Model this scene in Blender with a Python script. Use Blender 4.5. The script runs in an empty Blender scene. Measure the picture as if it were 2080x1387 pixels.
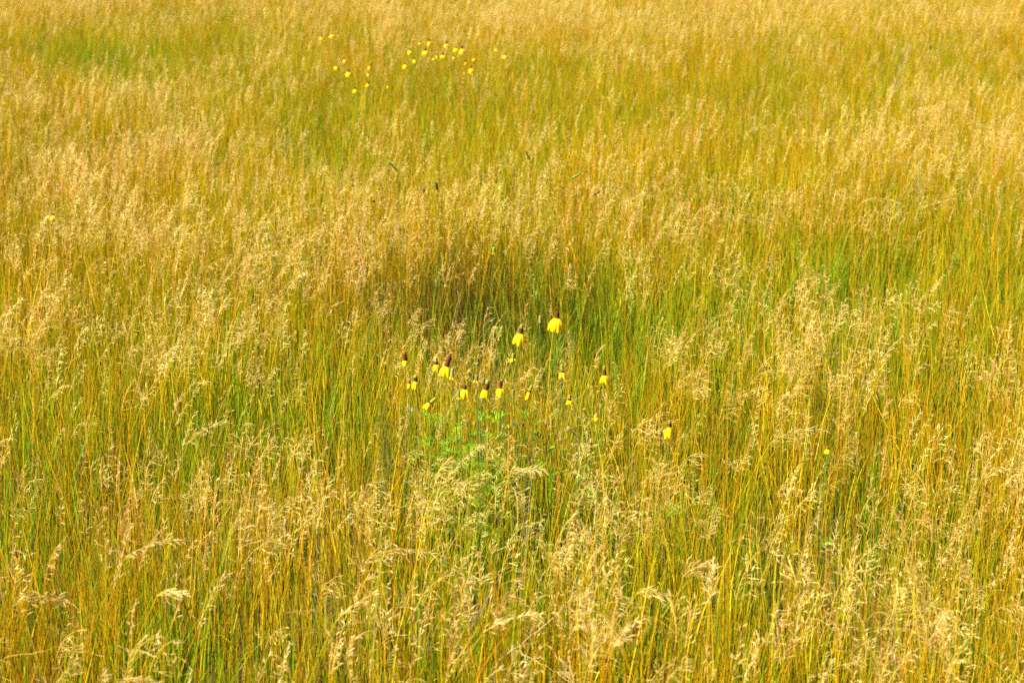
import bpy, math, random
import numpy as np
from mathutils import Vector, Matrix, Euler

# ------------------------------------------------------------------ camera
SC = bpy.context.scene
COL = SC.collection
W, H = 2080.0, 1387.0
LENS = 75.0
FPX = LENS / 36.0 * W
CAMZ = 2.33
PITCH = math.atan((H / 2 + 334.0) / FPX)
cam_d = bpy.data.cameras.new('camera')
cam = bpy.data.objects.new('camera', cam_d)
COL.objects.link(cam)
cam.location = (0, 0, CAMZ)
cam.rotation_euler = (math.radians(90) - PITCH, 0, 0)
cam_d.lens = LENS
cam_d.sensor_width = 36.0
cam_d.clip_start = 0.1
cam_d.clip_end = 2000
cam_d.dof.use_dof = True
cam_d.dof.focus_distance = 7.0
cam_d.dof.aperture_fstop = 6.0
SC.camera = cam

# ------------------------------------------------------------------ light
SUN_EL, SUN_AZ = math.radians(46), math.radians(240)      # azimuth clockwise from +Y (behind and left of the camera)
SUN_DIR = Vector((math.sin(SUN_AZ) * math.cos(SUN_EL), math.cos(SUN_AZ) * math.cos(SUN_EL), math.sin(SUN_EL)))
world = bpy.data.worlds.new('World')
SC.world = world
world.use_nodes = True
nt = world.node_tree
nt.nodes.clear()
sky = nt.nodes.new('ShaderNodeTexSky')
sky.sky_type = 'NISHITA'
sky.sun_disc = False
sky.sun_elevation = SUN_EL
sky.sun_rotation = SUN_AZ
bg = nt.nodes.new('ShaderNodeBackground')
bg.inputs['Strength'].default_value = 0.05
wo = nt.nodes.new('ShaderNodeOutputWorld')
nt.links.new(sky.outputs[0], bg.inputs[0])
nt.links.new(bg.outputs[0], wo.inputs[0])
sun_d = bpy.data.lights.new('sun', 'SUN')
sun_d.energy = 5.0
sun_d.angle = math.radians(0.5)
sun_d.color = (1.0, 0.93, 0.82)
sun = bpy.data.objects.new('sun', sun_d)
COL.objects.link(sun)
sun.rotation_euler = SUN_DIR.to_track_quat('Z', 'Y').to_euler()

SC.view_settings.view_transform = 'Standard'
SC.view_settings.look = 'None'
SC.view_settings.gamma = 1.0
SC.view_settings.exposure = 1.52
SC.view_settings.use_curve_mapping = False
SC.cycles.max_bounces = 6
SC.cycles.diffuse_bounces = 4
SC.cycles.transmission_bounces = 4
SC.cycles.use_denoising = False

# ------------------------------------------------------------------ pixel <-> world
CP, SP = math.cos(PITCH), math.sin(PITCH)
def at(px, py, z):
    """world point on the level z that the photo's pixel (2080 wide) looks at"""
    a = (px - W / 2) / FPX
    b = (H / 2 - py) / FPX
    d = np.array((a, CP + b * SP, -SP + b * CP))
    t = (z - CAMZ) / d[2]
    return Vector((d[0] * t, d[1] * t, z))
def pxm(p):
    """pixels per metre at a world point"""
    return FPX / (p[1] * CP + (CAMZ - p[2]) * SP)
def project(x, y, z):
    dep = y * CP + (CAMZ - z) * SP
    up = (z - CAMZ) * CP + y * SP
    return W / 2 + FPX * x / dep, H / 2 - FPX * up / dep

# ------------------------------------------------------------------ materials
def plant_material(name, trans=0.35, rough=0.6, spec=0.15, var=0.16, hue=True):
    m = bpy.data.materials.new(name)
    m.use_nodes = True
    n = m.node_tree; n.nodes.clear(); L = n.links.new
    att = n.nodes.new('ShaderNodeAttribute'); att.attribute_name = 'col'
    oi = n.nodes.new('ShaderNodeObjectInfo')
    geo = n.nodes.new('ShaderNodeNewGeometry')
    nz = n.nodes.new('ShaderNodeTexNoise'); nz.inputs['Scale'].default_value = 0.9; nz.inputs['Detail'].default_value = 3
    L(geo.outputs['Position'], nz.inputs['Vector'])
    mr = n.nodes.new('ShaderNodeMapRange'); mr.inputs[3].default_value = 1 - var; mr.inputs[4].default_value = 1 + var
    L(oi.outputs['Random'], mr.inputs[0])
    mh = n.nodes.new('ShaderNodeMapRange'); mh.inputs[1].default_value = 0.3; mh.inputs[2].default_value = 0.7
    mh.inputs[3].default_value = 0.488; mh.inputs[4].default_value = 0.51
    L(nz.outputs[0], mh.inputs[0])
    hs = n.nodes.new('ShaderNodeHueSaturation')
    L(att.outputs['Color'], hs.inputs['Color']); L(mr.outputs[0], hs.inputs['Value'])
    if hue: L(mh.outputs[0], hs.inputs['Hue'])
    # fine mottling along the plant's own surface
    n2 = n.nodes.new('ShaderNodeTexNoise'); n2.inputs['Scale'].default_value = 55; n2.inputs['Detail'].default_value = 2
    L(geo.outputs['Position'], n2.inputs['Vector'])
    m2 = n.nodes.new('ShaderNodeMapRange'); m2.inputs[1].default_value = 0.3; m2.inputs[2].default_value = 0.7
    m2.inputs[3].default_value = 0.82; m2.inputs[4].default_value = 1.12
    L(n2.outputs[0], m2.inputs[0])
    mx = n.nodes.new('ShaderNodeVectorMath'); mx.operation = 'SCALE'
    L(hs.outputs[0], mx.inputs[0]); L(m2.outputs[0], mx.inputs['Scale'])
    pb = n.nodes.new('ShaderNodeBsdfPrincipled')
    pb.inputs['Roughness'].default_value = rough
    pb.inputs['Specular IOR Level'].default_value = spec
    L(mx.outputs[0], pb.inputs['Base Color'])
    tb = n.nodes.new('ShaderNodeBsdfTranslucent')
    L(mx.outputs[0], tb.inputs['Color'])
    ms = n.nodes.new('ShaderNodeMixShader'); ms.inputs[0].default_value = trans
    L(pb.outputs[0], ms.inputs[1]); L(tb.outputs[0], ms.inputs[2])
    o = n.nodes.new('ShaderNodeOutputMaterial'); L(ms.outputs[0], o.inputs[0])
    return m
M_STRAW = plant_material('dry straw', 0.30)
M_GREEN = plant_material('green blade', 0.40)
M_PETAL = plant_material('yellow petal', 0.30, 0.6, 0.2, 0.03, False)
M_CONE = plant_material('flower cone', 0.05, 0.8, 0.2, 0.08, False)
M_HERB = plant_material('herb leaf', 0.35, 0.5, 0.35, 0.08, False)

def ground_material():
    m = bpy.data.materials.new('soil and thatch')
    m.use_nodes = True
    n = m.node_tree; L = n.links.new
    pb = n.nodes['Principled BSDF']; pb.inputs['Roughness'].default_value = 0.95
    geo = n.nodes.new('ShaderNodeNewGeometry')
    nz = n.nodes.new('ShaderNodeTexNoise'); nz.inputs['Scale'].default_value = 14; nz.inputs['Detail'].default_value = 8
    L(geo.outputs['Position'], nz.inputs['Vector'])
    cr = n.nodes.new('ShaderNodeValToRGB')
    cr.color_ramp.elements[0].position = 0.35; cr.color_ramp.elements[0].color = (0.025, 0.017, 0.003, 1)
    cr.color_ramp.elements[1].position = 0.68; cr.color_ramp.elements[1].color = (0.11, 0.07, 0.010, 1)
    e = cr.color_ramp.elements.new(0.52); e.color = (0.05, 0.045, 0.004, 1)
    L(nz.outputs[0], cr.inputs[0]); L(cr.outputs[0], pb.inputs['Base Color'])
    bp = n.nodes.new('ShaderNodeBump'); bp.inputs['Strength'].default_value = 0.8; bp.inputs['Distance'].default_value = 0.02
    L(nz.outputs[0], bp.inputs['Height']); L(bp.outputs[0], pb.inputs['Normal'])
    return m

# ------------------------------------------------------------------ mesh builder
class MB:
    def __init__(s):
        s.v, s.f, s.c, s.n = [], [], [], 0
    def add(s, v, f, c):
        v = np.asarray(v, float).reshape(-1, 3)
        c = np.asarray(c, float)
        if c.ndim == 1: c = np.tile(c, (len(v), 1))
        s.v.append(v); s.c.append(c)
        n = s.n
        s.f.extend([tuple(i + n for i in q) for q in f])
        s.n += len(v)
    def tube(s, pts, rad, c0, c1=None, k=3, flat=1.0):
        """tapered tube through pts; flat < 1 makes it a flattened blade"""
        pts = np.asarray(pts, float); n = len(pts)
        rad = np.broadcast_to(np.asarray(rad, float), (n,)) if np.ndim(rad) else np.full(n, rad)
        t = np.gradient(pts, axis=0); t /= np.linalg.norm(t, axis=1)[:, None] + 1e-9
        ref = np.array((0.31, 0.95, 0.05)) if abs(t[0][1]) < 0.9 else np.array((1.0, 0.1, 0.0))
        a = np.cross(t, ref); a /= np.linalg.norm(a, axis=1)[:, None] + 1e-9
        b = np.cross(t, a)
        ang = np.arange(k) * 2 * np.pi / k
        ring = a[:, None, :] * np.cos(ang)[None, :, None] + b[:, None, :] * (np.sin(ang) * flat)[None, :, None]
        v = (pts[:, None, :] + ring * rad[:, None, None]).reshape(-1, 3)
        f = []
        for i in range(n - 1):
            for j in range(k):
                j2 = (j + 1) % k
                f.append((i * k + j, i * k + j2, (i + 1) * k + j2, (i + 1) * k + j))
        c0 = np.asarray(c0, float)
        if c1 is None: c = np.tile(c0, (n * k, 1))
        else:
            w = np.linspace(0, 1, n)[:, None]
            c = np.repeat(c0 * (1 - w) + np.asarray(c1, float) * w, k, axis=0)
        s.add(v, f, c)
    def blade(s, pts, wid, side, c0, c1, fold=0.25):
        """a folded leaf blade: centre line pts, half widths, side vector"""
        pts = np.asarray(pts, float); n = len(pts)
        wid = np.asarray(wid, float)
        side = np.asarray(side, float); side = side / (np.linalg.norm(side) + 1e-9)
        t = np.gradient(pts, axis=0); t /= np.linalg.norm(t, axis=1)[:, None] + 1e-9
        sd = side[None, :] - t * (t @ side)[:, None]; sd /= np.linalg.norm(sd, axis=1)[:, None] + 1e-9
        nm = np.cross(t, sd)
        v = np.empty((n, 3, 3))
        v[:, 0] = pts - sd * wid[:, None] + nm * (wid * fold)[:, None]
        v[:, 1] = pts
        v[:, 2] = pts + sd * wid[:, None] + nm * (wid * fold)[:, None]
        f = []
        for i in range(n - 1):
            for j in range(2):
                f.append((i * 3 + j, i * 3 + j + 1, i * 3 + j + 4, i * 3 + j + 3))
        w = np.linspace(0, 1, n)[:, None]
        c = np.repeat(np.asarray(c0) * (1 - w) + np.asarray(c1) * w, 3, axis=0)
        s.add(v.reshape(-1, 3), f, c)
    def mesh(s, name, mat, smooth=True):
        me = bpy.data.meshes.new(name)
        v = np.concatenate(s.v)
        me.from_pydata(v.tolist(), [], s.f)
        ca = me.color_attributes.new('col', 'FLOAT_COLOR', 'POINT')
        c = np.concatenate(s.c)
        ca.data.foreach_set('color', np.concatenate([c, np.ones((len(c), 1))], axis=1).astype(np.float32).ravel())
        me.materials.append(mat)
        if smooth: me.polygons.foreach_set('use_smooth', [True] * len(me.polygons))
        me.update()
        return me
    def build(s, name, mat, parent=None, loc=None):
        o = bpy.data.objects.new(name, s.mesh(name, mat))
        COL.objects.link(o)
        if parent: o.parent = parent
        if loc is not None: o.location = loc
        return o

def tag(o, label=None, cat=None, group=None, kind=None):
    if label: o['label'] = label
    if cat: o['category'] = cat
    if group: o['group'] = group
    if kind: o['kind'] = kind
    return o
def thing(name, label, cat, loc, group=None):
    o = bpy.data.objects.new(name, None)
    o.empty_display_size = 0.05
    COL.objects.link(o); o.location = loc
    return tag(o, label, cat, group)

# ------------------------------------------------------------------ ground
RX = np.random.RandomState(5)
def ground():
    xs = np.concatenate([[-400, -120, -40], np.linspace(-14, 14, 71), [40, 120, 400]])
    ys = np.concatenate([[-60, -10], np.linspace(0, 34, 86), [60, 150, 500]])
    X, Y = np.meshgrid(xs, ys)
    Z = 0.02 * np.sin(X * 2.1 + 0.6 * Y) * np.cos(Y * 1.7) - 0.01
    v = np.stack([X, Y, Z], -1).reshape(-1, 3)
    nx, ny = len(xs), len(ys)
    f = [(j * nx + i, j * nx + i + 1, (j + 1) * nx + i + 1, (j + 1) * nx + i) for j in range(ny - 1) for i in range(nx - 1)]
    me = bpy.data.meshes.new('ground'); me.from_pydata(v.tolist(), [], f)
    me.materials.append(ground_material())
    me.polygons.foreach_set('use_smooth', [True] * len(me.polygons))
    o = bpy.data.objects.new('ground', me); COL.objects.link(o)
    tag(o, kind='structure')
ground()

# ------------------------------------------------------------------ grass parts
ORANGE = np.array((0.56, 0.285, 0.003))
GOLD = np.array((0.60, 0.395, 0.004))
YGREEN = np.array((0.31, 0.32, 0.004))
GREEN = np.array((0.13, 0.255, 0.003))
DKGREEN = np.array((0.05, 0.13, 0.008))
PALE = np.array((0.86, 0.645, 0.225))
PINKISH = np.array((0.68, 0.43, 0.15))
BROWN = np.array((0.20, 0.09, 0.006))

def jit(c, r, a=0.12):
    return np.clip(c * (1 + r.uniform(-a, a)) * (1 + r.uniform(-a / 2, a / 2, 3)), 0, 0.9)

def culm_line(r, h, base, lean, nod, n=6):
    """a grass stem from base, leaning and nodding near the top"""
    t = np.linspace(0, 1, n)
    z = h * (t - 0.06 * np.linalg.norm(nod) * t ** 4)
    p = np.zeros((n, 3))
    p[:, 0] = base[0] + lean[0] * t * h + nod[0] * t ** 4 * h
    p[:, 1] = base[1] + lean[1] * t * h + nod[1] * t ** 4 * h
    p[:, 2] = z
    w = r.uniform(-1, 1, 2) * 0.006
    p[:, 0] += np.sin(t * 5) * w[0]; p[:, 1] += np.sin(t * 4) * w[1]
    return p

def panicle(m, r, p0, d0, ln, nod, pal, dens=1.0, spread=1.0, sp_len=0.016):
    """open nodding seed head: axis, thin branches, pale spikelets"""
    n = 8
    t = np.linspace(0, 1, n)
    d0 = d0 / np.linalg.norm(d0)
    ax = np.zeros((n, 3)); ax[0] = p0
    d = d0.copy()
    for i in range(1, n):
        d = d + np.array((nod[0], nod[1], -0.10 - 0.5 * np.hypot(*nod))) * (0.28)
        d /= np.linalg.norm(d)
        ax[i] = ax[i - 1] + d * ln / (n - 1)
    stem_c = jit(GOLD * 0.6 + PALE * 0.4, r)
    m.tube(ax, np.linspace(0.0009, 0.0004, n), stem_c, k=3)
    side = r.uniform(0, 2 * np.pi)
    for i in range(0, n):
        k = int(round(dens * (3.6 if i < n - 2 else 2.4) + r.uniform(-0.8, 0.8)))
        tt = i / (n - 1)
        for _ in range(max(k, 1)):
            a = side + r.uniform(-2.0, 2.0) if r.rand() < 0.7 else r.uniform(0, 2 * np.pi)
            bl = (0.036 * (1 - tt) + 0.008) * r.uniform(0.45, 1.25) * spread
            axd = ax[min(i + 1, n - 1)] - ax[max(i - 1, 0)]; axd /= np.linalg.norm(axd)
            u = np.cross(axd, (0.2, 0.3, 1.0)); u /= np.linalg.norm(u); w = np.cross(axd, u)
            out = u * np.cos(a) + w * np.sin(a)
            bd = axd * r.uniform(0.25, 0.9) + out * r.uniform(0.35, 0.9) * spread
            bd /= np.linalg.norm(bd)
            q0 = ax[i] + (axd * r.uniform(-0.5, 0.5) * ln / n)
            q1 = q0 + bd * bl * 0.6
            q2 = q0 + bd * bl + np.array((nod[0] * 0.3, nod[1] * 0.3, -0.35)) * bl * 0.5
            m.tube([q0, q1, q2], (0.00035, 0.0003, 0.0003), stem_c, k=3)
            for sgn in range(1 if r.rand() < 0.55 else 2):
                sd = (q2 - q1); sd /= np.linalg.norm(sd) + 1e-9
                sd = sd + r.uniform(-0.75, 0.75, 3) + np.array((nod[0], nod[1], -0.1)) * 0.3
                sd /= np.linalg.norm(sd)
                L = sp_len * r.uniform(0.6, 1.3)
                s0 = q2 if sgn == 0 else q1
                bend = r.uniform(-0.25, 0.25, 3) * L
                pts = [s0, s0 + sd * L * 0.35 + bend * 0.5, s0 + sd * L * 0.7 + bend * 0.5, s0 + sd * L]
                wdt = r.uniform(0.00065, 0.0012)
                c = jit(pal, r, 0.16)
                m.tube(pts, (0.0004, wdt, wdt * 0.7, 0.00015), c, c * 1.05, k=3, flat=0.7)

WIND = np.array((0.55, 0.1))
def nod_vec(r, s=1.0):
    if r.rand() < 0.68: a = r.normal(0.1, 0.7)
    else: a = r.uniform(0, 2 * np.pi)
    return np.array((math.cos(a), math.sin(a))) * r.uniform(0.05, 0.75) * s

def seeding_clump(seed, n=5, rad=0.08, open_head=True):
    r = np.random.RandomState(seed); m = MB(); k = 1.0 if open_head else 0.35
    for _ in range(n):
        b = r.normal(0, rad, 2); h = r.uniform(0.36, 0.60)
        lean = r.normal(0, 0.05, 2) + (0.012, 0); nod = nod_vec(r, 0.16)
        p = culm_line(r, h, b, lean, nod)
        x = r.rand()
        top = jit(ORANGE if x < 0.5 else GOLD, r)
        bot = jit(YGREEN if r.rand() < 0.75 else GREEN, r)
        m.tube(p[:3], (0.0011, 0.00105, 0.001), bot, top * 0.5 + bot * 0.5)
        m.tube(p[2:], (0.001, 0.0009, 0.0008, 0.0007), top * 0.6 + bot * 0.4, top)
        x = r.rand()
        pal = PALE if x < 0.7 else (PINKISH if x < 0.93 else PALE * 0.6 + GOLD * 0.4)
        panicle(m, r, p[-1], p[-1] - p[-2], r.uniform(0.07, 0.135), nod_vec(r, 0.8 * k), jit(pal, r, 0.1),
                dens=r.uniform(0.3, 0.75), spread=r.choice([0.5, 0.9, 1.3, 1.6]) if open_head else r.uniform(0.3, 0.6), sp_len=r.uniform(0.011, 0.0175))
        # a dry leaf on the stem
        if r.rand() < 0.6:
            i = r.randint(1, 4); a = r.uniform(0, 2 * np.pi); L = r.uniform(0.08, 0.18)
            t = np.linspace(0, 1, 5)
            q = p[i] + np.stack([np.cos(a) * t * L * 0.5, np.sin(a) * t * L * 0.5, L * (t - 0.8 * t * t)], -1)
            c = jit(GOLD if r.rand() < 0.6 else YGREEN, r)
            m.blade(q, 0.0018 * (1 - t * 0.9), (-np.sin(a), np.cos(a), 0), c, c)
    return m

def dry_clump(seed, n=14, rad=0.08):
    r = np.random.RandomState(seed); m = MB()
    for _ in range(n):
        b = r.normal(0, rad, 2); h = r.uniform(0.34, 0.62)
        p = culm_line(r, h, b, r.normal(0, 0.07 if r.rand() < 0.88 else 0.35, 2), nod_vec(r, 0.15), 5)
        x = r.rand()
        c = jit(ORANGE if x < 0.45 else (GOLD if x < 0.8 else YGREEN), r, 0.2)
        bot = jit(YGREEN if x < 0.7 else BROWN, r)
        if r.rand() < 0.6:
            m.tube(p, np.linspace(0.00112, 0.0006, 5), bot * 0.5 + c * 0.5, c)
        else:
            a = r.uniform(0, np.pi)
            m.blade(p, (0.0018, 0.0021, 0.0018, 0.0012, 0.0002), (np.cos(a), np.sin(a), 0), bot * 0.4 + c * 0.6, c)
    return m

def green_clump(seed, n=16, rad=0.08):
    r = np.random.RandomState(seed); m = MB()
    for _ in range(n):
        b = r.normal(0, rad, 2); h = r.uniform(0.26, 0.52)
        a = r.uniform(0, 2 * np.pi); bend = r.uniform(0.02, 0.35)
        t = np.linspace(0, 1, 6)
        p = np.zeros((6, 3))
        p[:, 0] = b[0] + np.cos(a) * (bend * t ** 2) * h + r.normal(0.02, 0.06) * t * h
        p[:, 1] = b[1] + np.sin(a) * (bend * t ** 2) * h + r.normal(0, 0.06) * t * h
        p[:, 2] = h * (t - 0.35 * bend * t ** 3)
        x = r.rand()
        c = jit(GREEN if x < 0.6 else (YGREEN if x < 0.85 else DKGREEN), r, 0.2)
        tip = c * 0.75 + jit(YGREEN, r) * 0.35
        a2 = a + np.pi / 2 + r.normal(0, 0.5)
        m.blade(p, np.array((0.0015, 0.002, 0.0022, 0.0019, 0.0012, 0.0002)) * r.uniform(0.7, 1.2),
                (np.cos(a2), np.sin(a2), 0), c, tip)
    return m

# ------------------------------------------------------------------ where the grasses grow (patches of the meadow)
def blobs(u, v, base, lst):
    o = np.full(u.shape, float(base))
    for (x, y, rx, ry, a) in lst:
        o += a * np.exp(-((u - x) / rx) ** 2 - ((v - y) / ry) ** 2)
    return o
P_BLOBS = [(300, 290, 300, 130, .9), (100, 370, 170, 100, .5), (1960, 240, 210, 65, 1.0), (1350, 5, 900, 35, 1.0), (150, 0, 200, 25, .6),
           (830, 1010, 400, 80, 1.3), (1050, 1080, 300, 70, .6), (1310, 960, 200, 80, .6), (350, 620, 350, 130, .35), (500, 480, 300, 80, .3),
           (1710, 650, 140, 60, .9), (1960, 880, 180, 150, .9), (1850, 1150, 300, 130, .8), (900, 580, 130, 40, .2), (960, 500, 200, 45, -.25), (780, 360, 220, 60, .5),
           (1400, 390, 180, 50, .35), (100, 900, 150, 90, .3), (1100, 350, 200, 50, .3), (350, 930, 250, 70, .35),
           (1680, 490, 330, 65, -.7), (1980, 430, 200, 60, -.4), (900, 150, 280, 60, -.3), (1210, 600, 130, 80, -.6), (250, 75, 330, 40, -.8), (640, 230, 120, 80, -.6), (1700, 130, 350, 60, -.35), (1250, 700, 100, 30, -.3),
           (950, 1210, 420, 60, -.4), (200, 1270, 260, 70, -.5), (500, 800, 330, 60, -.4), (1400, 1100, 160, 60, -.3), (1300, 800, 250, 50, -.25),
           (965, 890, 150, 60, -1.2), (1130, 200, 350, 70, -.3), (1650, 900, 160, 40, -.2), (1000, 590, 170, 40, -.4)]
G_BLOBS = [(1680, 500, 380, 90, 1.7), (1270, 610, 170, 100, 1.5), (250, 75, 360, 50, 1.8), (640, 240, 150, 90, 1.3), (880, 170, 280, 50, .9), (1750, 110, 350, 60, .7), (1400, 250, 200, 60, .4), (940, 530, 190, 60, -.8), (1060, 620, 60, 40, .4), (500, 800, 400, 70, .5),
           (1400, 820, 300, 60, .5), (930, 900, 150, 60, .5), (200, 1330, 300, 70, .5), (1000, 1250, 500, 60, .35), (1930, 430, 200, 60, .6), (1450, 1120, 200, 70, .4),
           (900, 150, 120, 50, .5), (1750, 80, 400, 40, .35), (700, 480, 200, 80, -.2), (300, 300, 300, 100, -.4), (850, 1010, 400, 80, -.3),
           (1960, 240, 200, 60, -.4), (900, 400, 300, 80, -.3)]
D_BLOBS = [(1680, 500, 360, 80, -.75), (880, 170, 280, 50, -.3), (960, 530, 220, 75, -1.4), (1240, 600, 130, 60, -.4), (1230, 620, 140, 80, -.65), (640, 240, 110, 70, -.4), (500, 800, 350, 60, -.25), (700, 420, 350, 90, .3), (300, 1150, 350, 90, .2),
           (960, 890, 150, 55, -.5), (1450, 1120, 180, 60, -.2), (250, 80, 330, 40, -.55)]

def scatter(rs, per_m2, dens_fn, y0=2.6, y1=30.0):
    """random ground points inside the strip of meadow in front of the camera, thinned by a patch map"""
    area_w = lambda y: 0.31 * y + 1.5
    n = int(per_m2 * 2.6 * (0.31 * (y1 ** 2 - y0 ** 2) + 3.0 * (y1 - y0)))
    y = rs.uniform(y0, y1, n); x = rs.uniform(-area_w(y1), area_w(y1), n)
    k = np.abs(x) < area_w(y)
    x, y = x[k], y[k]
    A = 0.31 * (y1 ** 2 - y0 ** 2) + 3.0 * (y1 - y0)
    p_need = per_m2 * A / len(x)
    d = dens_fn(x, y)
    keep = rs.rand(len(x)) < p_need * d
    return x[keep], y[keep]

def value_noise(x, y, scale, seed):
    r = np.random.RandomState(seed); g = r.rand(128, 128)
    u, v = x / scale + 60, y / scale + 10
    i, j = np.floor(u).astype(int) % 127, np.floor(v).astype(int) % 127
    fu, fv = u - np.floor(u), v - np.floor(v)
    fu, fv = fu * fu * (3 - 2 * fu), fv * fv * (3 - 2 * fv)
    return (g[i, j] * (1 - fu) * (1 - fv) + g[i + 1, j] * fu * (1 - fv) + g[i, j + 1] * (1 - fu) * fv + g[i + 1, j + 1] * fu * fv)

def patchy(x, y, seed):
    n = 0.6 * value_noise(x, y, 0.55, seed) + 0.4 * value_noise(x, y, 0.2, seed + 1)
    return np.clip(0.25 + 1.5 * n, 0.3, 1.8)

def canopy_scale(x, y):
    s = 0.90 + 0.24 * value_noise(x, y, 0.9, 77)
    u, v = project(x, y, 0.6)
    s += blobs(u, v, 0, [(970, 570, 180, 45, -.46), (700, 540, 90, 50, .10), (900, 470, 250, 40, .08), (1650, 520, 280, 60, -.08), (930, 900, 120, 50, -.12), (640, 250, 100, 60, -.08), (250, 85, 300, 30, -.06),
                         (1220, 640, 120, 50, -.08)])
    return s

def grass_field(name, label, protos, x, y, rs, mat, rot_range, scale_fn, tilt=0.06, pick=None):
    col = bpy.data.collections.new(name + ' clumps')          # never linked to the scene
    for i, m in enumerate(protos):
        o = bpy.data.objects.new('clump%03d' % i, m.mesh('clump', mat))
        col.objects.link(o)
    n = len(x)
    me = bpy.data.meshes.new(name)
    me.from_pydata(np.stack([x, y, np.full(n, -0.005)], -1).tolist(), [], [])
    a = me.attributes.new('rot', 'FLOAT_VECTOR', 'POINT')
    rot = np.stack([rs.normal(0, tilt, n), rs.normal(0, tilt, n), rs.uniform(-rot_range, rot_range, n)], -1)
    a.data.foreach_set('vector', rot.astype(np.float32).ravel())
    a = me.attributes.new('scl', 'FLOAT', 'POINT')
    a.data.foreach_set('value', (scale_fn(x, y) * rs.uniform(0.9, 1.08, n)).astype(np.float32))
    a = me.attributes.new('idx', 'INT', 'POINT')
    a.data.foreach_set('value', (rs.randint(0, len(protos), n) if pick is None else pick(x, y, rs)).astype(np.int32))
    ob = bpy.data.objects.new(name, me); COL.objects.link(ob)
    ng = bpy.data.node_groups.new(name, 'GeometryNodeTree')
    ng.interface.new_socket('Geometry', in_out='INPUT', socket_type='NodeSocketGeometry')
    ng.interface.new_socket('Geometry', in_out='OUTPUT', socket_type='NodeSocketGeometry')
    N = ng.nodes; L = ng.links.new
    gi, go = N.new('NodeGroupInput'), N.new('NodeGroupOutput')
    ci = N.new('GeometryNodeCollectionInfo')
    ci.inputs['Collection'].default_value = col
    ci.inputs['Separate Children'].default_value = True
    ci.inputs['Reset Children'].default_value = True
    ip = N.new('GeometryNodeInstanceOnPoints')
    ip.inputs['Pick Instance'].default_value = True
    def named(nm, t):
        q = N.new('GeometryNodeInputNamedAttribute'); q.data_type = t; q.inputs['Name'].default_value = nm
        return [s for s in q.outputs if s.name == 'Attribute' and s.enabled][0]
    e2r = N.new('FunctionNodeEulerToRotation')
    L(named('rot', 'FLOAT_VECTOR'), e2r.inputs[0]); L(e2r.outputs[0], ip.inputs['Rotation'])
    L(named('scl', 'FLOAT'), ip.inputs['Scale'])
    L(named('idx', 'INT'), ip.inputs['Instance Index'])
    m2p = N.new('GeometryNodeMeshToPoints')
    L(gi.outputs[0], m2p.inputs[0]); L(m2p.outputs[0], ip.inputs['Points'])
    L(ci.outputs[0], ip.inputs['Instance']); L(ip.outputs[0], go.inputs[0])
    md = ob.modifiers.new('grow', 'NODES'); md.node_group = ng
    tag(ob, label, name.replace('_', ' '), kind='stuff')
    print(name, n)
    return ob

rs = np.random.RandomState(11)
def dens_p(x, y):
    u, v = project(x, y, 0.62)
    return np.clip(blobs(u, v, 0.60, P_BLOBS) * (1 - 0.22 * np.clip((y - 8) / 8, 0, 1) - 0.3 * np.clip((5.6 - y) / 1.2, 0, 1)), 0.08, 2.1) * patchy(x, y, 3)
def dens_g(x, y):
    u, v = project(x, y, 0.42)
    return np.clip(blobs(u, v, 0.85, G_BLOBS), 0.1, 2.0) * patchy(x, y, 21)
def dens_d(x, y):
    u, v = project(x, y, 0.5)
    return np.clip(blobs(u, v, 0.95, D_BLOBS), 0.1, 1.8) * patchy(x, y, 31)

K_P, K_D, K_G = 27, 44, 42
x, y = scatter(rs, K_P, dens_p)
grass_field('seeding_grass', 'tall dry golden grass with pale nodding seed heads filling the whole meadow', [seeding_clump(100 + i, open_head=i >= 14) for i in range(30)], x, y, rs, M_STRAW, 0.8, canopy_scale,
            pick=lambda x, y, r: np.where(r.rand(len(x)) < np.clip((y - 6) / 7, 0.3, 0.85), r.randint(0, 14, len(x)), r.randint(14, 30, len(x))))
x, y = scatter(rs, K_D, dens_d)
grass_field('dry_grass', 'orange and gold dry stems and leaves standing between the seed heads', [dry_clump(300 + i) for i in range(20)], x, y, rs, M_STRAW, 3.14, canopy_scale)
x, y = scatter(rs, K_G, dens_g)
grass_field('green_grass', 'green grass blades growing low under the dry golden grass', [green_clump(500 + i) for i in range(20)], x, y, rs, M_GREEN, 3.14, canopy_scale)

def shade_toned_clump(seed):  # brown and green stems, coloured dark to paint the shade inside the hollow
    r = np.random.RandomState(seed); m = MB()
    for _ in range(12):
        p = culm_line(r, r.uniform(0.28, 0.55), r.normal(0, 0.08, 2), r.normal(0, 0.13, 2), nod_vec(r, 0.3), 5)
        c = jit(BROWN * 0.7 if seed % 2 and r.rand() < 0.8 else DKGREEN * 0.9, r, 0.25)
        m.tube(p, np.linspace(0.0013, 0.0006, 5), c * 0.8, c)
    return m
def dens_shade(x, y):
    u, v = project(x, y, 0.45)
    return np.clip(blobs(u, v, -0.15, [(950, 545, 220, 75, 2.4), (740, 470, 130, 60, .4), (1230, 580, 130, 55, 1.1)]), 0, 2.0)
x, y = scatter(rs, 30, dens_shade)
grass_field('shade_toned_grass', 'brown and deep green grass stems coloured extra dark to give the hollow above the flowers its shade', [shade_toned_clump(800 + i) for i in range(10)], x, y, rs, M_STRAW, 3.14, canopy_scale)

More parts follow.
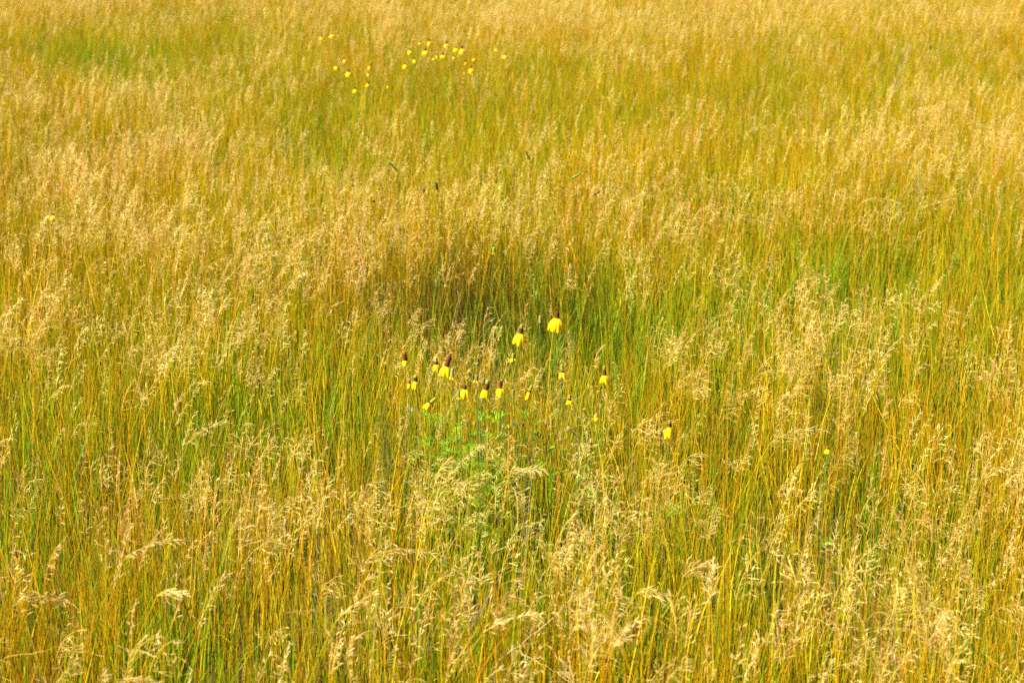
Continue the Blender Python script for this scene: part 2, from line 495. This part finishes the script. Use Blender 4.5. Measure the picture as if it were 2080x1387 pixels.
#FLOWERS_HERE
# ------------------------------------------------------------------ coneflowers
YEL = np.array((0.92, 0.64, 0.001)); YOR = np.array((0.86, 0.40, 0.003))
CBROWN = np.array((0.11, 0.032, 0.005)); CDARK = np.array((0.055, 0.022, 0.008)); CORANGE = np.array((0.28, 0.09, 0.006))
TIPG = np.array((0.24, 0.23, 0.02)); TIPPALE = np.array((0.27, 0.29, 0.07)); TIPGREY = np.array((0.16, 0.21, 0.06))
STEMG = np.array((0.16, 0.27, 0.035)); HERB = np.array((0.165, 0.285, 0.004)); GREY = np.array((0.20, 0.23, 0.07))

def knob(m, r, L, rad, ax, c, z0=0.0, cap=True, bump=0.10):
    """rounded cylinder along ax, covered with small raised disc florets"""
    k = 12; n = max(5, int(L / rad * 4) + 3)
    ax = np.asarray(ax, float); ax /= np.linalg.norm(ax)
    u = np.cross(ax, (0.1, 1, 0.05)); u /= np.linalg.norm(u); w = np.cross(ax, u)
    v, cc, f = [], [], []
    for i in range(n):
        t = i / (n - 1)
        prof = (1 - 0.10 * t) if t < 0.72 or not cap else (0.93 * math.sqrt(max(0, 1 - ((t - 0.72) / 0.28) ** 2)))
        if i == 0: prof *= 0.75
        for j in range(k):
            a = 2 * math.pi * (j + 0.5 * (i % 2)) / k
            q = prof * rad * (1 + (bump if (i + j) % 2 else -bump * 0.6))
            v.append(ax * (z0 + L * t) + (u * math.cos(a) + w * math.sin(a)) * q)
            cc.append(np.clip(c * (1.25 if (i + j) % 2 else 0.75) * r.uniform(0.85, 1.15), 0, 1))
    for i in range(n - 1):
        for j in range(k):
            f.append((i * k + j, i * k + (j + 1) % k, (i + 1) * k + (j + 1) % k, (i + 1) * k + j))
    f.append(tuple(reversed(range(k)))); f.append(tuple((n - 1) * k + j for j in range(k)))
    m.add(v, f, np.array(cc))

def petal_mesh(m, r, a, R, L, wid, c, r0=0.003):
    """one drooping ray petal, notched at its tip"""
    n, k = 8, 5
    out = np.array((math.cos(a), math.sin(a), 0)); side = np.array((-math.sin(a), math.cos(a), 0))
    v, cc = [], []
    L2 = L * r.uniform(0.78, 1.08); R2 = R * r.uniform(0.78, 1.12)
    for i in range(n):
        t = i / (n - 1)
        rr = r0 + (R2 - r0) * (0.75 * math.sin(min(1, t * 1.25) * math.pi / 2) + 0.25 * t)
        z = -L2 * (0.12 * t + 0.88 * t ** 1.6)
        wv = wid * (0.30 + 0.70 * math.sin(min(1, t * 1.5) * math.pi / 2)) * (1 if t < 0.72 else math.sqrt(max(0.0, 1 - ((t - 0.72) / 0.34) ** 2)))
        for j in range(k):
            s = (j / (k - 1) - 0.5)
            notch = 0.0
            if i == n - 1: notch = L * (0.07 if j in (1, 3) else 0.0) * -1 + (0.05 * L if j == 2 else 0)
            grv = 0.0006 * (1 if j in (1, 3) else -0.4)
            v.append(out * (rr - 1.3 * s * s * wv + grv) + side * (s * wv) + np.array((0, 0, z + notch)))
            cc.append(c * (1.0 if j % 2 == 0 else 0.93) * (1.0 + 0.04 * (t - 0.5)))
    f = [(i * k + j, i * k + j + 1, (i + 1) * k + j + 1, (i + 1) * k + j) for i in range(n - 1) for j in range(k - 1)]
    m.add(v, f, np.clip(np.array(cc), 0, 0.95))

def lobed_leaf(m, r, p, d, L, c, nl=5, w=0.0022):
    """pinnate leaf: midrib blade with narrow side lobes"""
    d = np.asarray(d, float); d /= np.linalg.norm(d)
    t = np.linspace(0, 1, 6)[:, None]
    pts = p + d * L * t + np.array((0, 0, -0.32 * L)) * t ** 2
    side = np.cross(d, (0, 0, 1)); side /= np.linalg.norm(side) + 1e-9
    c = jit(c, r, 0.15)
    m.blade(pts, w * np.array((0.5, 0.8, 1.0, 1.1, 1.0, 0.15)), side, c, c)
    for i in range(nl):
        tt = 0.25 + 0.55 * i / max(1, nl - 1)
        q = p + d * L * tt + np.array((0, 0, -0.32 * L)) * tt ** 2
        for sg in (-1, 1):
            e = d * 0.75 + side * sg * 0.75 + np.array((0, 0, r.uniform(-0.1, 0.25)))
            e /= np.linalg.norm(e); l = L * (0.42 - 0.22 * tt) * r.uniform(0.8, 1.2)
            m.blade([q, q + e * l * 0.5, q + e * l + np.array((0, 0, -0.1 * l))], w * np.array((0.6, 1.0, 0.15)), np.cross(e, (0, 0, 1)), c, c)

def coneflower(i, px, py, label, group, bw=20, bl=16, npet=6, cone=12, cw=7.5, ccol=CBROWN, tip=0, tcol=TIPG, lean=0.0, col=YEL, zh=0.69, leaves=3,
               name='coneflower', cat='flower', pw=None, dlean=0.0):
    """bell width, petal length, cone and tip lengths in pixels of the photo, turned into metres at the flower's place"""
    r = np.random.RandomState(9000 + i)
    head = at(px, py, zh); s = pxm(head)
    off = r.normal(0, 0.025, 2) - np.array((math.sin(math.radians(lean)) * 0.05, 0))
    base = (head.x + off[0], head.y + off[1], 0.0)
    t = thing(name, label, cat, base, group)
    hl = np.array((-off[0], -off[1], zh))
    th = math.radians(lean); axis = np.array((math.sin(th), dlean, math.cos(th)))
    # stem
    u = np.linspace(0, 1, 9)[:, None]
    pts = np.array((0, 0, 0)) * (1 - u) + hl * u
    pts[:, 0] += 0.012 * np.sin(u[:, 0] * 3.1) * r.uniform(-1, 1) ; pts[:, 1] += 0.01 * np.sin(u[:, 0] * 3.1) * r.uniform(-1, 1)
    m = MB(); m.tube(pts, np.linspace(0.0019, 0.0012, 9), STEMG * 0.8, STEMG * 1.1, k=6); m.build('stem', M_HERB, t)
    # leaves on the lower stem
    for q in range(leaves):
        m = MB(); k = r.randint(2, 6); a = r.uniform(0, 6.28)
        lobed_leaf(m, r, pts[k], (math.cos(a), math.sin(a), r.uniform(0.5, 1.1)), r.uniform(0.05, 0.09), HERB, nl=4)
        m.build('leaf', M_HERB, t)
    rad = cw / 2 / s
    # cone and its unopened tip
    cl = cone / s
    if cone:
        m = MB(); knob(m, r, cl, rad, axis, ccol, cap=not tip); c = m.build('cone', M_CONE, t, tuple(hl))
        if tip:
            m = MB(); knob(m, r, tip / s, rad * 0.9, axis, tcol, bump=0.06)
            o = m.build('cone_tip', M_CONE, c, tuple(axis / np.linalg.norm(axis) * (cl - 0.0008)))
    # petals
    R = bw * 1.08 / 2 / s; L = bl * 1.08 / s
    if npet:
        w = (pw / s) if pw else 2 * math.pi * R / npet * 0.84
        a0 = -math.pi / 2 + (0 if npet % 2 else math.pi / npet) + r.uniform(-0.25, 0.25)
        rot = Matrix.Rotation(th * 0.6, 3, 'Y')
        for q in range(npet):
            m = MB(); petal_mesh(m, r, a0 + q * 2 * math.pi / npet + r.uniform(-0.12, 0.12), R, L, w * r.uniform(0.85, 1.05), jit(col, r, 0.10), r0=rad * 0.75)
            o = m.build('petal', M_PETAL, t, tuple(hl)); o.rotation_euler = rot.to_euler()
    return t

NEAR = 'yellow coneflowers in the middle clump'
FAR = 'yellow coneflowers in the distance'
BUD = 'unopened and petalless coneflower heads'
fl = [
 # px, py, label, kwargs
 (1131, 646, 'largest yellow coneflower, highest of the middle clump, full round skirt of petals', dict(bw=33, bl=25, npet=7, cone=14, cw=9.5, zh=0.72)),
 (1057, 677, 'second largest yellow coneflower with green tipped cone, lower left of the largest bloom', dict(bw=29, bl=22, npet=7, cone=11, tip=9, cw=8.5, lean=10, zh=0.71)),
 (823, 732, 'small yellow coneflower with long dark cone, far left of the middle clump', dict(bw=13, bl=9, npet=5, cone=13, ccol=CBROWN * 0.8, tip=7, tcol=CORANGE, cw=8.5, lean=-3)),
 (886, 740, 'yellow coneflower with pale green tip, just left of the long leaning cone', dict(bw=17, bl=13, npet=6, cone=6, tip=10, tcol=TIPPALE, cw=8, lean=-5)),
 (907, 744, 'yellow coneflower with longest brown cone leaning to the right', dict(bw=22, bl=20, npet=6, cone=25, cw=10, lean=17, zh=0.71)),
 (844, 774, 'coneflower with short dark cone and pale cap, right one of the touching pair', dict(bw=15, bl=15, npet=5, cone=8, tip=6, tcol=TIPPALE, ccol=CDARK, cw=8.5)),
 (831, 779, 'small coneflower with orange cone, left one of the touching pair at the left', dict(bw=11, bl=9, npet=5, cone=9, ccol=CORANGE, cw=6.5)),
 (944, 790, 'yellow coneflower with short round brown cone and open spreading petals beside a grey bud', dict(bw=20, bl=17, npet=6, cone=9, cw=9)),
 (987, 791, 'yellow coneflower with thick brown cone and green tip, between two grey green buds', dict(bw=18, bl=19, npet=6, cone=13, tip=9, tcol=TIPG, cw=11, lean=12, zh=0.70)),
 (1016, 788, 'yellow coneflower with two front petals and an upright orange brown cone', dict(bw=19, bl=17, npet=5, cone=17, ccol=CORANGE * 0.7, cw=9, lean=-5)),
 (1075, 796, 'orange yellow coneflower with green cone leaning right, right of the middle row', dict(bw=11, bl=16, npet=5, cone=3, ccol=CDARK, tip=14, tcol=TIPG, cw=7.5, lean=22, col=YOR * 0.5 + YEL * 0.5)),
 (873, 819, 'orange coneflower drooping low, its green cone tilted far to the right', dict(bw=15, bl=13, npet=5, cone=3, ccol=CDARK, tip=15, tcol=TIPG, cw=8, lean=48, col=YOR * 0.6 + YEL * 0.4)),
 (1042, 728, 'young coneflower with short thin yellow petals under a green head, below the second largest bloom', dict(bw=16, bl=6, npet=7, pw=3, cone=0.1, tip=12, tcol=TIPG, cw=6.5)),
 (968, 772, 'young coneflower with small thin petals and grey green head, above the grey bud pair', dict(bw=13, bl=5, npet=7, pw=3, cone=0.1, tip=12, tcol=TIPGREY, cw=8)),
 (1142, 756, 'yellow coneflower with shaggy petals and olive cone, below the largest bloom', dict(bw=17, bl=13, npet=6, cone=4, ccol=CDARK, tip=14, tcol=TIPG, cw=7.5, lean=-3)),
 (1228, 762, 'yellow coneflower with tall cone standing alone to the right of the middle clump', dict(bw=19, bl=15, npet=6, cone=12, tip=9, tcol=TIPG, cw=7.5, lean=-2)),
 (1157, 813, 'low half hidden coneflower with olive cone, lower right of the middle row', dict(bw=14, bl=8, npet=6, cone=4, ccol=CDARK, tip=9, tcol=TIPG, cw=6.5)),
 (1212, 847, 'tiny yellow coneflower with pale head, low between the clump and the right bloom', dict(bw=10, bl=7, npet=6, cone=0.1, tip=9, tcol=TIPPALE, cw=6)),
 (1360, 867, 'yellow coneflower standing alone at the lower right with two long front petals', dict(bw=19, bl=23, npet=5, cone=8, tip=7, tcol=TIPG, cw=7.5, pw=11, zh=0.71)),
 (1681, 912, 'small yellow coneflower alone in the pale grass at the far right', dict(bw=14, bl=9, npet=5, cone=7, ccol=CORANGE, cw=5, zh=0.6)),
 (108, 438, 'small orange yellow coneflower alone at the far left edge', dict(bw=14, bl=9, npet=5, cone=5, ccol=CDARK, cw=4.5, zh=0.63, col=YOR * 0.35 + YEL * 0.65)),
]
for i, (px, py, lab, kw) in enumerate(fl):
    coneflower(i, px, py, lab, NEAR if 700 < px < 1300 else None, **kw)
buds = [
 (918, 765, 'pale green bud with thin yellow petals beside the long leaning cone', dict(bw=14, bl=6, npet=6, pw=3, cone=0.1, tip=19, tcol=TIPPALE * 0.8 + TIPGREY * 0.3, cw=8, lean=3)),
 (932, 806, 'grey bud touching the left side of the short round coned flower', dict(bw=9, bl=5, npet=5, pw=2.5, cone=0.1, tip=15, tcol=TIPGREY, cw=7)),
 (981, 779, 'grey green bud behind the thick brown cone, upper left of it', dict(npet=0, cone=0.1, tip=14, tcol=TIPGREY * 0.8, cw=8, lean=12)),
 (980, 815, 'blue grey bud hanging low under the thick brown coned flower', dict(npet=0, cone=0.1, tip=9, tcol=TIPGREY, cw=6, lean=-5)),
 (1019, 782, 'grey green bud behind the upright orange brown cone', dict(npet=0, cone=0.1, tip=14, tcol=TIPGREY, cw=7, lean=2)),
 (1097, 656, 'slim pale green bud between the two largest blooms', dict(npet=0, cone=0.1, tip=16, tcol=TIPPALE * 0.8, cw=6.5)),
 (1141, 800, 'slim green bud below the shaggy olive coned flower', dict(npet=0, cone=0.1, tip=11, tcol=TIPG * 0.9, cw=5)),
 (1042, 800, 'small pale bud left of the orange flower with leaning green cone', dict(npet=0, cone=0.1, tip=10, tcol=TIPPALE * 0.8, cw=6)),
 (968, 802, 'small green bud left of the thick coned flower', dict(npet=0, cone=0.1, tip=10, tcol=TIPG, cw=5)),
 (968, 817, 'lowest green bud, lying sideways under the middle row of flowers', dict(npet=0, cone=0.1, tip=8, tcol=TIPG, cw=5, lean=-50)),
 (1170, 783, 'faint slim bud right of the shaggy olive coned flower', dict(npet=0, cone=0.1, tip=11, tcol=TIPG, cw=5)),
 (559, 755, 'small yellowish bud alone in the left half of the meadow', dict(bw=8, bl=4, npet=5, pw=2, cone=0.1, tip=10, tcol=TIPPALE * 0.8, cw=5)),
 (1003, 512, 'round green bud in the dark hollow above the clump', dict(bw=9, bl=5, npet=5, pw=2.5, cone=0.1, tip=11, tcol=HERB * 0.7 + TIPG * 0.3, cw=7)),
]
for i, (px, py, lab, kw) in enumerate(buds):
    coneflower(100 + i, px, py, lab, BUD, name='flower_bud', cat='flower bud', leaves=2, **kw)
far = [
 (653, 76, 'faint orange coneflower, leftmost of the distant flowers', dict(bw=8, bl=6, col=YOR * 0.6 + YEL * 0.4, cone=4)),
 (675, 71, 'flat bright coneflower near the left end of the distant flowers, highest on that side', dict(bw=12, bl=5, cone=3)),
 (687, 71, 'tiny yellow coneflower just right of the highest one at the distant left', dict(bw=4, bl=3, cone=2)),
 (700, 122, 'two toned orange coneflower above a pair of brighter blooms in the distant left group', dict(bw=9, bl=6, col=YOR * 0.45 + YEL * 0.55, cone=4)),
 (683, 135, 'bright round coneflower without visible cone in the distant left group', dict(bw=10, bl=7, cone=2)),
 (708, 147, 'widest bloom of the distant left group with dark upright cone', dict(bw=13, bl=8, cone=7, ccol=CBROWN)),
 (751, 135, 'orange coneflower with red brown cone between the two distant groups', dict(bw=7, bl=8, cone=5, ccol=CORANGE, col=YOR * 0.5 + YEL * 0.5)),
 (748, 150, 'small pale yellow coneflower right below the orange one between the distant groups', dict(bw=7, bl=5, cone=2)),
 (748, 171, 'round coneflower with dark cone leaning right, low in the distant left group', dict(bw=8, bl=6, cone=5, ccol=CDARK, lean=20)),
 (721, 182, 'lowest coneflower of the distant left group with dark cone', dict(bw=9, bl=6, cone=6, ccol=CDARK)),
 (788, 175, 'tiny isolated coneflower low between the distant groups', dict(bw=5, bl=4, cone=2)),
 (833, 103, 'coneflower with two round petals at the upper left of the main distant group', dict(bw=10, bl=7, cone=4, ccol=CDARK)),
 (823, 132, 'bright ragged coneflower, lowest at the left of the main distant group', dict(bw=11, bl=8, cone=3)),
 (842, 122, 'small round coneflower between the two leftmost of the main distant group', dict(bw=8, bl=7, cone=3, ccol=CDARK)),
 (864, 104, 'wide bright coneflower with dark cone, left of centre in the main distant group', dict(bw=14, bl=7, cone=6, ccol=CDARK)),
 (872, 85, 'topmost round coneflower of the main distant group, orange tinted', dict(bw=9, bl=8, cone=5, ccol=CDARK, col=YOR * 0.3 + YEL * 0.7)),
 (853, 87, 'faint small coneflower left of the topmost bloom of the main distant group', dict(bw=5, bl=4, cone=2, tip=4)),
 (907, 90, 'coneflower with spread petals and thin dark cone, top centre of the main distant group', dict(bw=10, bl=6, cone=6, ccol=CDARK)),
 (926, 99, 'flat coneflower leaning left beside the dark coned bloom of the distant group', dict(bw=10, bl=6, cone=4, ccol=CBROWN)),
 (939, 100, 'large distant coneflower with blackish round cone and spreading petals', dict(bw=13, bl=10, cone=7, cw=4.5, ccol=CDARK)),
 (900, 113, 'wide flat coneflower with black cone in the centre of the distant group', dict(bw=12, bl=5, cone=6, ccol=CDARK)),
 (887, 114, 'small flat coneflower left of the black coned centre bloom', dict(bw=6, bl=4, cone=2)),
 (881, 119, 'small low coneflower, second left of the black coned centre bloom', dict(bw=7, bl=4, cone=2)),
 (922, 116, 'faint small coneflower below the flat leaning one in the distant group', dict(bw=6, bl=4, cone=3)),
 (963, 119, 'orange coneflower at the right side of the main distant group', dict(bw=8, bl=6, cone=4, ccol=CORANGE, col=YOR * 0.5 + YEL * 0.5)),
 (946, 127, 'faint orange coneflower above left of the brightest distant bloom', dict(bw=6, bl=6, cone=3, col=YOR)),
 (957, 140, 'brightest squarish coneflower with brown cone, lowest right of the main distant group', dict(bw=12, bl=9, cone=9, ccol=CORANGE * 0.8, cw=4.5)),
 (1008, 100, 'small coneflower with green bud above, right of the main distant group', dict(bw=6, bl=5, cone=1, tip=6)),
 (1026, 113, 'rightmost of the distant coneflowers with brown cone', dict(bw=9, bl=6, cone=6, ccol=CORANGE * 0.8)),
 (1042, 29, 'tiny yellow coneflower near the top edge, farthest of all flowers', dict(bw=4, bl=3, cone=2)),
]
for i, (px, py, lab, kw) in enumerate(far):
    k = dict(npet=5, cw=3.6, leaves=2, zh=0.655); k.update(kw)
    coneflower(200 + i, px, py, lab, FAR, **k)

# ------------------------------------------------------------------ leafy green plants under the middle clump
def leafy_plant(i, px, py, label, z=0.50, n=12, size=0.06, group='bright green leafy plants under the flower clump', spread=0.05):
    r = np.random.RandomState(4000 + i)
    p = at(px, py, z); t = thing('leafy_plant', label, 'plant', (p.x, p.y, 0), group)
    u = np.linspace(0, 1, 7)[:, None]
    pts = np.concatenate([u * r.uniform(-0.02, 0.02), u * 0, u * z], 1)
    m = MB(); m.tube(pts, np.linspace(0.0022, 0.0012, 7), STEMG, HERB, k=6); m.build('stem', M_HERB, t)
    for q in range(n):
        f = 0.45 + 0.55 * (q / (n - 1)); a = q * 2.4 + r.uniform(-0.4, 0.4)
        b = np.array((pts[-1][0] * f, 0, z * f))
        m = MB(); lobed_leaf(m, r, b, (math.cos(a), math.sin(a), r.uniform(0.3, 1.2)), size * r.uniform(0.7, 1.3), HERB * r.uniform(0.9, 1.4), nl=4, w=0.0028)
        m.build('leaf', M_HERB, t)
leafy = [(880, 855, 'bright green lobed plant under the orange drooping flower'), (925, 865, 'bright green lobed plant right of the one under the drooping flower'),
         (965, 872, 'bright green leafy plant below the thick coned flower'), (962, 918, 'densest bright green plant, lowest in the middle of the clump'),
         (1015, 915, 'bright green plant beside the densest one, lower right of it'), (888, 910, 'green plant at the lower left of the leafy clump with dark stem'),
         (1030, 855, 'green plant under the small pale bud in the clump'), (1105, 845, 'slender green plant below the low half hidden flower'),
         (1000, 845, 'small green plant between the leafy middle plants'), (1028, 950, 'lowest right bright green leafy plant at the edge of pale seed heads'),
         (1110, 900, 'thin green plant at the right edge of the leafy clump')]
for i, (px, py, lab) in enumerate(leafy):
    leafy_plant(i, 975 + (px - 985) * 0.98, py - 12, lab, size=0.072, z=0.50 + 0.02 * (i % 3), n=14 if i in (3, 4, 2) else 11)
leafy_plant(20, 905, 165, 'green leafy patch plant under the main distant flower group', z=0.52, n=12, size=0.09, group=None)
leafy_plant(21, 880, 180, 'green leafy plant at lower left of the distant flower group', z=0.5, n=12, size=0.09, group=None)

def grey_herb(i, px, py, label, z=0.54, stems=3, top=None):
    """feathery grey green herb: upright stems thick with fine leaves"""
    r = np.random.RandomState(5000 + i)
    p = at(px, py, z); t = thing('grey_herb', label, 'plant', (p.x, p.y, 0), 'grey green feathery herbs')
    for k in range(stems):
        bx, by = r.normal(0, 0.022, 2); h = z * r.uniform(0.88, 1.0); lx, ly = r.normal(0, 0.05, 2)
        u = np.linspace(0, 1, 8)[:, None]
        pts = np.concatenate([bx + lx * u * h, by + ly * u * h, u * h], 1)
        c = jit(GREY, r, 0.1)
        m = MB(); m.tube(pts, np.linspace(0.0016, 0.0006, 8), c * 0.8, c, k=5); st = m.build('stem', M_HERB, t)
        m = MB()
        for q in range(90):
            f = r.uniform(0.3, 1.0); b = np.array((bx + lx * f * h, by + ly * f * h, f * h)); a = r.uniform(0, 6.28)
            L = r.uniform(0.008, 0.018) * (1.25 - 0.5 * f)
            d = np.array((math.cos(a), math.sin(a), r.uniform(0.5, 1.6))); d /= np.linalg.norm(d)
            m.tube([b, b + d * L * 0.5, b + d * L], (0.0005, 0.0008, 0.0002), c * r.uniform(0.8, 1.3), k=3)
        m.build('foliage', M_HERB, st)
    if top is not None:
        m = MB()
        for q in range(14):
            a = r.uniform(0, 6.28); d = np.array((math.cos(a) * 0.6, math.sin(a) * 0.6, 1.0))
            m.tube([(0, 0, z), np.array((0, 0, z)) + d * 0.012, np.array((0, 0, z)) + d * 0.02], (0.0008, 0.0015, 0.0004), top, k=3)
        m.build('flower_head', M_HERB, t)
grey_herb(0, 780, 822, 'grey green feathery herb left of the clump, tallest of the grey ones')
grey_herb(1, 805, 828, 'grey green feathery herb second from the left beside the tallest grey one', stems=2)
grey_herb(2, 834, 840, 'grey herb with a whitish tuft on top, under the touching flower pair', stems=2, top=np.array((0.38, 0.40, 0.24)))
grey_herb(3, 733, 945, 'grey green herb sunk in pale seed heads at the lower left of the clump', stems=2)
grey_herb(4, 1046, 868, 'blue grey herb standing in the right part of the leafy clump', stems=2, top=np.array((0.24, 0.28, 0.17)))
grey_herb(5, 1075, 905, 'grey herb right of the lowest leafy plants', stems=2)
grey_herb(6, 1278, 905, 'pale grey herb in the seed heads left of the lone lower right bloom', stems=2)
grey_herb(7, 1495, 590, 'thin grey herb in the green patch at the right', stems=1)

# ------------------------------------------------------------------ single stalks that stand out
def dark_head(i, px, py, hl, hw, label, c, lean=0, z=0.66):
    r = np.random.RandomState(6000 + i); p = at(px, py, z); s = pxm(p)
    t = thing('dark_seed_stalk', label, 'grass stalk', (p.x, p.y, 0), 'dark headed stalks above the hollow')
    th = math.radians(lean); ax = np.array((math.sin(th), 0, math.cos(th)))
    e = np.array((0, 0, z)) - ax * hl / s / 2
    u = np.linspace(0, 1, 6)[:, None]
    m = MB(); m.tube(e * u + np.array((0.01, 0, 0)) * np.sin(u * 3), 0.0011, STEMG * 0.6, STEMG * 0.7, k=5); m.build('stem', M_HERB, t)
    m = MB(); knob(m, r, hl / s, hw / s / 2, ax, c, bump=0.2); m.build('seed_head', M_CONE, t, tuple(e))
dark_head(0, 887, 378, 15, 5.5, 'darkest blackish green upright seed head above the hollow', np.array((0.03, 0.045, 0.008)), -8)
dark_head(1, 861, 387, 9, 4, 'small dark green head left of the darkest seed head', np.array((0.03, 0.06, 0.008)), 3)
dark_head(2, 798, 338, 26, 4, 'green leaning seed head at the left above the hollow', np.array((0.09, 0.15, 0.02)), -42)
dark_head(3, 1213, 392, 15, 4, 'brown almost flat lying head at the right above the hollow', np.array((0.13, 0.06, 0.02)), 62)
dark_head(4, 1072, 316, 20, 3.5, 'thin dark green head leaning left, upper right of the darkest one', np.array((0.06, 0.11, 0.015)), -25)
dark_head(5, 1170, 358, 18, 4.5, 'pale green bent head among pale seed heads, above the flat brown one', np.array((0.20, 0.24, 0.05)), 60)
dark_head(6, 759, 409, 5, 4, 'tiny dark round head at the left of the hollow', np.array((0.05, 0.025, 0.01)), 0)
dark_head(7, 1890, 97, 6, 3.5, 'tiny dark head near the top right corner', np.array((0.05, 0.03, 0.01)), 0)

def stalk(i, px, py, ln, ang, nod, label, dens=1.2, spread=0.7, z=0.62, pal=PALE, sp=0.019):
    """a single grass stalk whose seed head stands out; ang = lean of the head in degrees from upright"""
    r = np.random.RandomState(7000 + i); p = at(px, py, z); L = ln / pxm(p)
    th = math.radians(ang); d = np.array((math.sin(th), 0.05, math.cos(th)))
    b = np.array((0, 0, z)) - d * L * 0.5
    base = np.array((b[0] - 0.10 * math.sin(th) * 2, 0, 0))
    t = thing('grass_stalk', label, 'grass stalk', (p.x + base[0], p.y, 0), 'single grass stalks with large seed heads')
    u = np.linspace(0, 1, 9)[:, None]; b = b - base
    pts = b * u; pts[:, 0] = b[0] * u[:, 0] ** 2.2
    m = MB(); m.tube(pts, np.linspace(0.0014, 0.001, 9), YGREEN, GOLD, k=5); m.build('stem', M_STRAW, t)
    m = MB(); panicle(m, r, b, d, L, np.array(nod), pal, dens=dens, spread=spread, sp_len=sp); m.build('seed_head', M_STRAW, t)
stalks = [
 (62, 1180, 130, 35, (1.1, 0), 'pale arching seed head curling over to the right at the lower left edge'),
 (930, 935, 110, 30, (0.15, 0), 'thick pale seed head leaning right, standing in front of the leafy green plants', 1.6, 0.4),
 (1068, 945, 70, 70, (0.3, 0), 'pale seed head stretched sideways to the right below the grey herbs', 1.5, 0.5),
 (715, 1225, 100, 42, (0.1, 0), 'orange pale seed head leaning far right in the stems below the pale band', 1.0, 0.4),
 (1400, 1140, 70, 20, (0.8, 0), 'whitish fanned seed head bending right, lower right of centre', 1.3, 0.9),
 (1445, 1185, 85, 4, (0, 0), 'blurred dense upright seed head at the lower right of centre', 1.8, 0.4),
 (300, 1095, 120, 50, (0.3, 0), 'long seed head leaning right over the stems, lower left', 0.9, 0.4),
 (340, 1190, 60, 45, (0.9, 0), 'short hooked seed head, right of the arching one at the lower left', 1.2, 0.5),
 (1610, 860, 120, 48, (0.5, 0), 'long arching seed head rising to the right between pale patches', 1.2, 0.6),
 (1655, 265, 60, 35, (0.9, 0), 'hooked seed head nodding right in the upper right meadow'),
 (1790, 300, 90, 30, (1.2, 0), 'wide arching seed head curving over, upper right meadow'),
 (1780, 395, 70, 60, (0.5, 0), 'seed head leaning right above the green patch at the right', 1.0, 0.7),
 (410, 860, 100, 35, (0.4, 0), 'tall leaning seed head in the lower left middle of the meadow', 1.2, 0.6),
 (1030, 1250, 120, 55, (0.2, 0), 'slender seed head leaning far right near the dry twig', 0.9, 0.4),
 (1320, 1190, 60, 60, (0.9, 0), 'small hooked pale seed head over green stems right of the centre bottom', 1.2, 0.6),
 (1260, 1290, 70, 28, (0.1, 0), 'pale seed head leaning right near the bottom edge', 1.2, 0.5),
 (800, 1090, 110, 40, (0.9, 0), 'seed head arching right at the lower border of the pale band'),
 (270, 1370, 80, 60, (0.6, 0), 'bent pale seed head at the bottom edge, left side'),
]
for i, a in enumerate(stalks): stalk(i, *a)

def twig(i, pts, label, c, rad=0.0016, branches=0, spread=0.05):
    r = np.random.RandomState(8000 + i)
    P = [np.array(at(*q)) for q in pts]
    foot = np.array((P[0][0], P[0][1], 0.0))
    t = thing('dry_twig', label, 'dry stalk', tuple(foot), 'bare dry stalks')
    line = [foot] + P
    pp = np.array(line) - foot
    n = len(pp); u = np.linspace(0, n - 1, 5 * n)
    q = np.stack([np.interp(u, np.arange(n), pp[:, k]) for k in range(3)], 1)
    q[1:-1] += r.normal(0, 0.0015, (len(q) - 2, 3))
    m = MB(); m.tube(q, np.linspace(rad, rad * 0.4, len(q)), c, c * 1.1, k=5); m.build('stem', M_STRAW, t)
    for b in range(branches):
        j = r.randint(len(q) // 2, len(q) - 2); a = r.choice([-1, 1])
        d = np.array((a * r.uniform(0.4, 1.0), r.uniform(-0.4, 0.4), r.uniform(0.6, 1.2))); L = r.uniform(0.5, 1.3) * spread
        bb = [q[j], q[j] + d * L * 0.5, q[j] + d * L + np.array((0, 0, L * 0.2))]
        m = MB(); m.tube(bb, (rad * 0.6, rad * 0.45, rad * 0.2), c, c * 1.2, k=4)
        m.build('branch', M_STRAW, t)
GB = np.array((0.34, 0.24, 0.15))
twig(0, [(945, 1360, 0.35), (957, 1290, 0.45), (972, 1215, 0.56)], 'brown branched dry twig near the bottom centre', GB, 0.0019, 7, 0.07)
twig(1, [(1005, 1345, 0.42), (1090, 1285, 0.50), (1170, 1207, 0.58)], 'long bare straw stalk lying diagonally near the bottom centre', np.array((0.62, 0.46, 0.22)), 0.0016)
twig(2, [(1052, 1270, 0.36), (1068, 1100, 0.5), (1083, 955, 0.68)], 'tall greyish dry stalk crossing the pale band right of centre', GB * 1.2, 0.0014, 5, 0.05)
twig(3, [(1775, 270, 0.35), (1815, 175, 0.52), (1850, 90, 0.72)], 'thin grey twig leaning right in the upper right meadow', np.array((0.42, 0.34, 0.24)), 0.0022, 5, 0.12)
twig(4, [(932, 1250, 0.36), (918, 1180, 0.5), (905, 1130, 0.6)], 'thin brown stalk left of the branched twig', GB, 0.0013, 2, 0.04)
twig(5, [(1040, 1315, 0.42), (1105, 1350, 0.46), (1160, 1385, 0.50)], 'pale straw bent down to the right at the bottom edge', np.array((0.7, 0.52, 0.2)), 0.0012)
twig(6, [(0, 1335, 0.5), (90, 1322, 0.52), (180, 1290, 0.53)], 'straw lying nearly flat at the lower left corner', np.array((0.68, 0.44, 0.08)), 0.0012)
